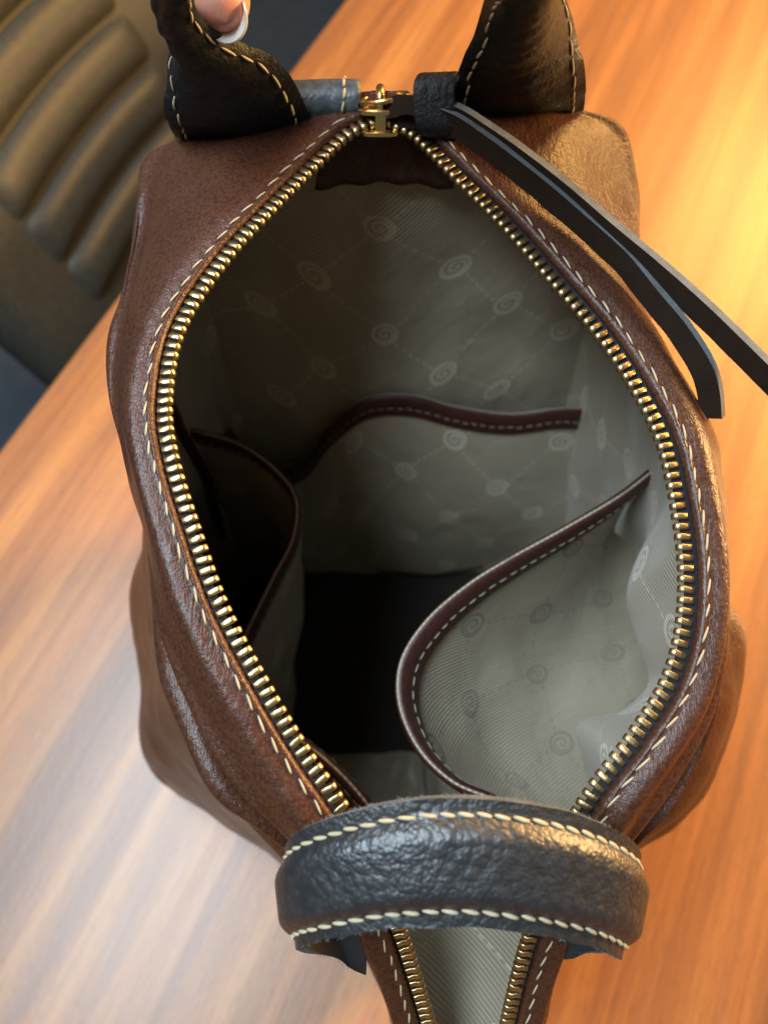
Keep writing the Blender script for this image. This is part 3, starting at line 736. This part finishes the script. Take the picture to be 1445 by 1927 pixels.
# ------------------------------------------------------------------ near handle: a padded strap arched over the zipper
def strap_profile():
    # (across 0..1, lift) of top surface
    w_ = np.linspace(0, 1, 25); h = []
    for q in w_:
        e = min(q, 1 - q)
        h.append(.0 if e < .125 else .0032 * math.sin(min(1, (e - .125) / .20) * math.pi / 2) ** .8)
    return w_, np.array(h)
def near_handle():
    far_e = [(690,1755,.222,0), (600,1690,.228,0), (550,1640,.240,0), (536,1597,.251,0), (560,1566,.262,0), (640,1536,.2695,0), (750,1511,.274,0), (870,1502,.275,0), (990,1512,.2735,0), (1090,1535,.269,0), (1170,1570,.261,0), (1206,1608,.250,0), (1190,1655,.238,0), (1150,1700,.228,0), (1050,1750,.222,0)]
    near_e = [(690,1815,.208,0), (640,1802,.217,0), (578,1793,.230,0), (556,1785,.242,0), (585,1775,.252,0), (650,1762,.2595,0), (755,1748,.2645,0), (868,1745,.266,0), (980,1755,.2645,0), (1070,1770,.2595,0), (1140,1790,.252,0), (1170,1806,.241,0), (1152,1796,.229,0), (1092,1790,.217,0), (1035,1782,.208,0)]
    E1 = resample(spline([P(*q[:3]) for q in far_e], 300), 140); E2 = resample(spline([P(*q[:3]) for q in near_e], 300), 140)
    n = len(E1); w_, h = strap_profile()
    T = tangents(.5 * (E1 + E2)); W = nrm(E2 - E1); N = nrm(np.cross(T, W))
    if N[n // 2, 2] < 0: N = -N
    th = .0028
    top = np.stack([E1 * (1 - q) + E2 * q + N * hh for q, hh in zip(w_, h)], 1)
    # gentle irregular edge
    for i in range(n):
        a = noise.noise(Vector((i * .11, 1.3, 0))) * .0005; b = noise.noise(Vector((i * .13, 7.3, 0))) * .0006
        top[i, 0] += W[i] * a; top[i, -1] += W[i] * b
    bot = np.stack([E1 * (1 - q) + E2 * q - N * th for q in w_], 1)
    G = np.concatenate([top, bot[:, ::-1]], 1)
    k = top.shape[1]; NVp = G.shape[1]
    f, fm = [], []
    for i in range(n - 1):
        for j in range(NVp):
            f.append((i*NVp+j, (i+1)*NVp+j, (i+1)*NVp+(j+1) % NVp, i*NVp+(j+1) % NVp))
            fm.append(1 if (j == k - 1 or j == NVp - 1) else (2 if j >= k else 0))
    o = mesh_obj('near_handle', G.reshape(-1, 3), f, None, None, mats=[M['black'], M['raw_edge'], M['dark_suede']], fmat=fm)
    e = o.modifiers.new('e', 'EDGE_SPLIT'); e.split_angle = R(50)
    B(o); o['label'] = 'black pebbled strap handle arched over the zipper, cream stitching'
    for q in (.125, .875):
        path = E1 * (1 - q) + E2 * q
        s_ = stitches('stitching', path[10:-10], N[10:-10], .0036, .0006, .00052, M['thread'], None, wob=.0001, slant=.0006, lift=.0005)
        s_.parent = o
    # loose fibres along the cut edges
    vs, fs = [], []
    rng = random.Random(3)
    for E_, sg in ((E1, -1), (E2, 1)):
        for k2 in range(420):
            i = rng.randrange(n - 1); fq = rng.random(); p = E_[i] * (1 - fq) + E_[i+1] * fq - N[i] * rng.uniform(0, th)
            d_ = nrm(W[i] * sg * rng.uniform(.4, 1) + T[i] * rng.gauss(0, .7) + N[i] * rng.gauss(0, .5)); L_ = rng.uniform(.0004, .0013)
            s2 = nrm(np.cross(d_, N[i] + .3 * T[i])) * .00006; o0 = len(vs)
            bend = nrm(T[i] * rng.gauss(0, 1)) * L_ * .3
            vs += [p - s2, p + s2, p + d_ * L_ * .6 + bend * .4 + s2 * .7, p + d_ * L_ * .6 + bend * .4 - s2 * .7, p + d_ * L_ + bend]
            fs += [(o0, o0+1, o0+2, o0+3), (o0+3, o0+2, o0+4)]
    fz = mesh_obj('edge_fuzz', vs, fs, M['fuzz'], None); fz.parent = o; fz['kind'] = 'stuff'
near_handle()

# ------------------------------------------------------------------ far handle: wide ends folding into a roll, held up by the hand
def far_handle():
    # centre line, half width, curl angle, direction of the outer face
    L = [ # point, width, curl, face dir, right-hand (across) dir
      (P(466, 292, .262), .046, 22, (0, -1, .15), (1, .12, .10)),
      (P(455, 262, .276), .046, 25, (0, -1, .15), (1, .12, .10)),
      (P(447, 235, .286), .045, 30, (0, -1, .15), (1, .12, .12)),
      (P(425, 190, .297), .043, 75, (-.1, -1, .2), (1, -.05, .25)),
      (P(385, 135, .308), .037, 150, (-.3, -.9, .2), (.9, -.3, .4)),
      (P(345, 75, .319), .031, 235, (-.6, -.75, 0), (.75, -.6, .2)),
      (P(320, 15, .331), .028, 290, (-.8, -.6, 0), (.6, -.8, 0)),
      (P(326, -70, .349), .028, 300, (-.8, -.5, .3), (.5, -.8, .2)),
    ]
    Rr = [
      (P(1003, -70, .352), .036, 280, (.7, -.6, .3), (.5, .8, .2)),
      (P(1001, 0, .334), .038, 215, (.45, -.85, 0), (.8, .55, 0)),
      (P(995, 60, .320), .039, 170, (.40, -.9, .1), (.85, .45, -.1)),
      (P(987, 115, .308), .040, 120, (.25, -.95, .15), (.95, .3, -.1)),
      (P(980, 165, .298), .041, 75, (.1, -1, .15), (1, .15, 0)),
      (P(975, 205, .287), .042, 35, (0, -1, .15), (1, .05, -.02)),
      (P(975, 232, .277), .043, 28, (0, -1, .15), (1, .05, -.02)),
      (P(975, 265, .264), .043, 24, (0, -1, .15), (1, .05, -.02)),
    ]
    top = []
    a, b = L[-1][0], Rr[0][0]
    for k, q in enumerate((.18, .38, .62, .82)):
        p = a * (1 - q) + b * q + np.array([0, -.004, .020 * math.sin(math.pi * q) ** .6])
        top.append((p, .036, 300, nrm(np.array(L[-1][3]) * (1 - q) + np.array(Rr[0][3]) * q + np.array([0, -.2, .9 * math.sin(math.pi * q)])), (0, -1, 0)))
    allp = L + top + Rr
    C = spline([q[0] for q in allp], ts=np.linspace(0, len(allp) - 1, 190), par=np.arange(len(allp)))
    X = np.linspace(0, len(allp) - 1, 190)
    WD = np.interp(X, np.arange(len(allp)), [q[1] for q in allp]); CU = np.radians(np.interp(X, np.arange(len(allp)), [q[2] for q in allp]))
    F = spline([nrm(np.array(q[3], float)) for q in allp], ts=X, par=np.arange(len(allp)))
    T = tangents(C); F = nrm(F - T * (F * T).sum(1, keepdims=True)); S = nrm(np.cross(T, F))
    n = len(C); NVp = 41
    outer = np.zeros((n, NVp, 3)); inner = np.zeros((n, NVp, 3)); ON = np.zeros((n, NVp, 3))
    for i in range(n):
        rad = WD[i] / CU[i]
        flat = min(1, max(.62, 1 - (CU[i] - 2.5) * .14))              # the roll is squeezed a little
        mean = math.sin(CU[i] / 2) / (CU[i] / 2)
        for j in range(NVp):
            a_ = (j / (NVp - 1) - .5) * CU[i]
            nv = F[i] * math.cos(a_) - S[i] * math.sin(a_) * flat
            wr = 0
            crk = math.sin(i * 1.15 + 2.2 * math.sin(a_ * 2) + 3 * noise.noise(Vector((i * .15, a_, 0)))) * .00034 * max(0, min(1, (CU[i] - .9) / 1.2)) * math.cos(a_ / CU[i] * math.pi)
            p = C[i] - F[i] * rad * mean + nv * (rad + crk)
            outer[i, j] = p; ON[i, j] = nrm(nv); inner[i, j] = p - nrm(nv) * .0026
    G = np.concatenate([outer, inner[:, ::-1]], 1); m = G.shape[1]; f, fm = [], []
    for i in range(n - 1):
        for j in range(m):
            f.append((i*m+j, (i+1)*m+j, (i+1)*m+(j+1) % m, i*m+(j+1) % m)); fm.append(1 if j in (NVp - 1, m - 1) else (2 if j >= NVp else 0))
    o = mesh_obj('far_handle', G.reshape(-1, 3), f, None, None, mats=[M['black_fine'], M['raw_edge'], M['suede']], fmat=fm)
    e = o.modifiers.new('e', 'EDGE_SPLIT'); e.split_angle = R(60)
    B(o); o['label'] = 'black rolled handle with wide stitched ends, held up by a hand'
    for j in (4, NVp - 5):
        s_ = stitches('stitching', outer[2:-2, j], ON[2:-2, j], .0046, .0014, .00040, M['thread'], None, slant=.0004)
        s_.parent = o
    return C, T
HC, HT = far_handle()

# rolled leather tabs behind the slider
def tab(x0, x1, yc, zc, r, end_right=True):
    n = 30; G = []
    for i in range(n):
        q = i / (n - 1); x = x0 + (x1 - x0) * q
        row = []
        for j in range(26):
            a = R(-30 + 250 * j / 25)
            rr = r * (1 + .03 * math.sin(q * 9 + a)) 
            row.append((x + .0012 * math.sin(a), yc + rr * math.cos(a) * 1.0 , zc + rr * math.sin(a) + .001 * q))
        G.append(row)
    o = B(grid('rolled_tab', np.array(G), M['tab'], None))
    s_ = o.modifiers.new('thickness', 'SOLIDIFY'); s_.thickness = .0022; s_.offset = 0; o.data.materials.append(M['suede']); s_.material_offset_rim = 1
    G = np.array(G); k = n - 4 if end_right else 3
    pth = G[k]; nr = nrm(pth - np.array([pth[:, 0].mean(), yc, zc]) * np.array([0, 1, 1]) - np.stack([pth[:, 0], 0*pth[:, 0], 0*pth[:, 0]], 1))
    s2 = stitches('stitching', pth + nr * .0012, nr, .0030, .0008, .00045, M['thread'], None); s2.parent = o
M['tab'] = leather('blue_grey_leather', (.060, .085, .095), (.090, .115, .125), pebble=420, peb_amt=.5, rough=.38, crease=.1)
pt = P(640, 200, .288)
tab(-.055, P(672, 200, .288)[0], pt[1] + .003, .2865, .0050)
pt2 = P(872, 170, .290)
tab(P(862, 168, .292)[0], .055, pt2[1] + .002, .2885, .0045, end_right=False)

# ------------------------------------------------------------------ zip pull: strap looped through the ring, wrapped by a band, two loose tails
pull = B(mesh_obj('zip_pull', [], [], M['strap_face'], None))
def ribbon(name, path, wdir, width, th, parent, taper_end=False, n=90):
    path = resample(spline(path, 200), n); T = tangents(path)
    Wd = np.asarray(wdir, float); Wd = spline(Wd, n) if Wd.ndim == 2 else np.broadcast_to(Wd, path.shape)
    Wd = nrm(Wd - T * (Wd * T).sum(1, keepdims=True)); Nn = nrm(np.cross(T, Wd))
    prof = [(0, -.5), (0, .5), (1, .5), (1, -.5)]
    ks = 7; rows = []
    for i in range(n):
        row = []
        for (d, e) in [(0, -.5), (0, -.17), (0, .17), (0, .5)] + [(q, .5) for q in (.25, .5, .75, 1)] + [(1, .17), (1, -.17), (1, -.5)] + [(q, -.5) for q in (.75, .5, .25)]:
            wv_ = 1 + .05 * noise.noise(Vector((i * .2, d * 2, e)))
            p = path[i] + Wd[i] * d * width * wv_ + Nn[i] * e * th * wv_
            row.append(p)
        rows.append(row)
    G = np.array(rows); m = G.shape[1]; f, fm = [], []
    for i in range(n - 1):
        for j in range(m):
            f.append((i*m+j, (i+1)*m+j, (i+1)*m+(j+1) % m, i*m+(j+1) % m)); fm.append(1 if j in (0, 1, 2, 7, 8, 9) else 0)
    f.append(tuple(range(m))[::-1]); fm.append(1); f.append(tuple((n-1)*m + j for j in range(m))); fm.append(1)
    o = mesh_obj(name, G.reshape(-1, 3), f, None, None, mats=[M['strap_face'], M['raw_edge']], fmat=fm)
    e = o.modifiers.new('e', 'EDGE_SPLIT'); e.split_angle = R(45)
    o.parent = parent
    return o
wd = (-.14, -.10, -.98)
ribbon('strap_tail', [P(830, 190, .297), P(863, 198, .297), P(920, 233, .2965), P(974, 270, .296), P(1068, 342, .293), P(1161, 422, .290), P(1243, 490, .287), P(1331, 568, .284), P(1445, 679, .279), P(1530, 770, .272)], wd, .0066, .0027, pull)
ribbon('strap_tail', [P(830, 200, .2965), P(863, 215, .296), P(915, 250, .2955), P(951, 276, .295), P(1033, 340, .292), P(1097, 395, .2895), P(1185, 475, .2855), P(1243, 546, .2815), P(1302, 618, .2775), P(1345, 690, .273), P(1357, 735, .268), P(1361, 785, .262)], [(-.14, -.10, -.98), (-.14, -.1, -.98), (-.2, -.08, -.95), (-.55, .1, -.8)], .0066, .0027, pull)
# loop through the ring
ribbon('loop', [P(800, 205, .292), P(770, 205, .2915), P(742, 204, .2905), P(728, 196, .291), P(740, 182, .2945), P(765, 178, .2965), P(800, 184, .2975)], (0, -.6, -.8), .0052, .0022, pull, n=60)
# wrapped band
c0, c1 = P(786, 198, .293), P(862, 200, .2935)
ax = nrm(c1 - c0); up_ = nrm(np.cross(np.cross(ax, np.array([-.1, -.75, .65])), ax)); sd = np.cross(ax, up_)
Gk = []
for i in range(26):
    q = i / 25; row = []
    for j in range(40):
        a = 2 * math.pi * j / 40
        ca, sa = math.cos(a), math.sin(a)
        rx = .0074 * (1 + .06 * q); ry = .0052
        x_ = math.copysign(abs(ca) ** .6, ca) * rx; y_ = math.copysign(abs(sa) ** .6, sa) * ry
        bulge = 1 + .05 * math.sin(math.pi * q) + .035 * noise.noise(Vector((q * 7, a * 1.2, 4)))
        row.append(c0 * (1 - q) + c1 * q + (sd * x_ + up_ * y_) * bulge + ax * .0012 * math.sin(a * 2 + 1))
    Gk.append(row)
kb = grid('wrap_band', np.array(Gk), M['black_fine'], None, closed_v=True)
s_ = kb.modifiers.new('thickness', 'SOLIDIFY'); s_.thickness = .0018; s_.offset = 0; kb.data.materials.append(M['raw_edge']); s_.material_offset_rim = 1
kb.parent = pull

# ------------------------------------------------------------------ the hand on the far handle (only one fingertip comes into view)
def hand():
    h = empty('hand', (0, .22, .36))
    tag(h, 'fingertip with white-tipped nail gripping the far black handle', 'hand')
    mb = bmesh.new()
    def capsule(path, rad, ns=16):
        path = np.asarray(path, float); n = len(path); T = tangents(path)
        ref = np.array([.3, .2, .93]); b, nv = frame_of(T, ref)
        ringsv = []
        for i in range(n):
            r_ = rad[i]; ringsv.append([mb.verts.new(tuple(path[i] + r_ * (math.cos(a) * b[i] + .92 * math.sin(a) * nv[i]))) for a in np.linspace(0, 2*np.pi, ns, endpoint=False)])
        for i in range(n - 1):
            for k in range(ns): mb.faces.new((ringsv[i][k], ringsv[i][(k+1) % ns], ringsv[i+1][(k+1) % ns], ringsv[i+1][k]))
        mb.faces.new(ringsv[0][::-1]); mb.faces.new(ringsv[-1])
    def finger(pts, r0, r1):
        p = resample(spline(pts, 120), 60); q = np.linspace(0, 1, 60)
        r = r0 + (r1 - r0) * q + .0005 * np.sin(q * 9.4)
        s = np.concatenate([[0], np.cumsum(np.linalg.norm(np.diff(p, axis=0), axis=1))]); left = s[-1] - s
        tip = np.sqrt(np.clip(1 - ((r1 * 1.25 - left) / (r1 * 1.25)).clip(0, 1) ** 2, 0.004, 1))
        capsule(p, r * tip)
    tipD = .200
    tip = D(431, 48, tipD); base = D(394, -50, tipD + .003)
    ax_ = nrm(tip - base)
    # visible finger: tip, then back up over the handle to the knuckle
    k1 = base - ax_ * .010 + np.array([-.004, .004, .006])
    palm = np.array([-.010, .250, .415])
    fingers = [
      ([palm + np.array([-.034, .0, -.004]), np.array([-.052, .232, .398]), np.array([-.058, .206, .378]), k1, base, tip],   .0096, .0084),
      ([palm + np.array([-.012, .0, .0]), np.array([-.020, .216, .412]), np.array([-.014, .188, .392]), np.array([-.010, .196, .366]), np.array([-.008, .214, .357])], .0092, .0072),
      ([palm + np.array([.009, .0, .0]), np.array([.004, .216, .412]), np.array([.009, .188, .392]), np.array([.011, .196, .366]), np.array([.011, .214, .357])], .0090, .0070),
      ([palm + np.array([.029, .002, -.003]), np.array([.025, .218, .406]), np.array([.029, .192, .388]), np.array([.029, .200, .366]), np.array([.028, .214, .360])], .0082, .0064),
    ]
    for pts, a, b in fingers: finger(pts, a, b)
    finger([palm + np.array([-.030, .018, -.02]), np.array([-.050, .258, .372]), np.array([-.046, .246, .352]), np.array([-.036, .236, .343])], .0115, .0088)
    for k in range(7):                                         # palm as overlapping rolls, fused below
        x = -.036 + .066 * k / 6
        capsule(resample([palm + np.array([x, -.006, .004]), palm + np.array([x * .9, .03, .014]), palm + np.array([x * .7, .085, .036])], 12), np.full(12, .0135))
    capsule(resample([palm + np.array([0, .07, .03]), palm + np.array([0, .12, .055]), palm + np.array([.0, .24, .12])], 14), np.linspace(.026, .034, 14))
    me = bpy.data.meshes.new('skin'); mb.to_mesh(me); mb.free(); me.materials.append(M['skin'])
    o = bpy.data.objects.new('skin', me); COL.objects.link(o)
    rm = o.modifiers.new('fuse', 'REMESH'); rm.mode = 'VOXEL'; rm.voxel_size = .0012; rm.use_smooth_shade = True
    sm = o.modifiers.new('smooth', 'SMOOTH'); sm.iterations = 8; sm.factor = .5
    under(o, h)
    # nail on the far side of the visible fingertip, its white free edge past the pad
    viewd = nrm(tip - CAM); camup = np.array([0, math.sin(R(PITCH)), math.cos(R(PITCH))])
    nd = viewd * .80 + np.array([1., 0, 0]) * .42 - camup * .20
    nd = nrm(nd - ax_ * np.dot(nd, ax_))
    cs = nrm(np.cross(ax_, nd)); R1 = .0071
    def nail(name, q0, q1, mat, ext):
        G = []
        for i in range(14):
            q = q0 + (q1 - q0) * i / 13; row = []
            for j in range(17):
                a = R(-62 + 124 * j / 16); rr = R1 * ext
                tip_round = -.0032 * (abs(j - 8) / 8) ** 2.2 * max(0, (q + .004) / .006) if q > -.004 else 0
                row.append(tip + ax_ * (q + tip_round) + (nd * math.cos(a) * .80 + cs * math.sin(a)) * rr - nd * .0012 - nd * .12 * max(0, q + .006))
            G.append(row)
        g = grid(name, np.array(G), mat, None, thick=.0006); under(g, h)
    nail('nail', -.011, -.0016, M['nail'], .95); nail('nail_tip', -.0014, .0022, M['nail_tip'], .95)
hand()
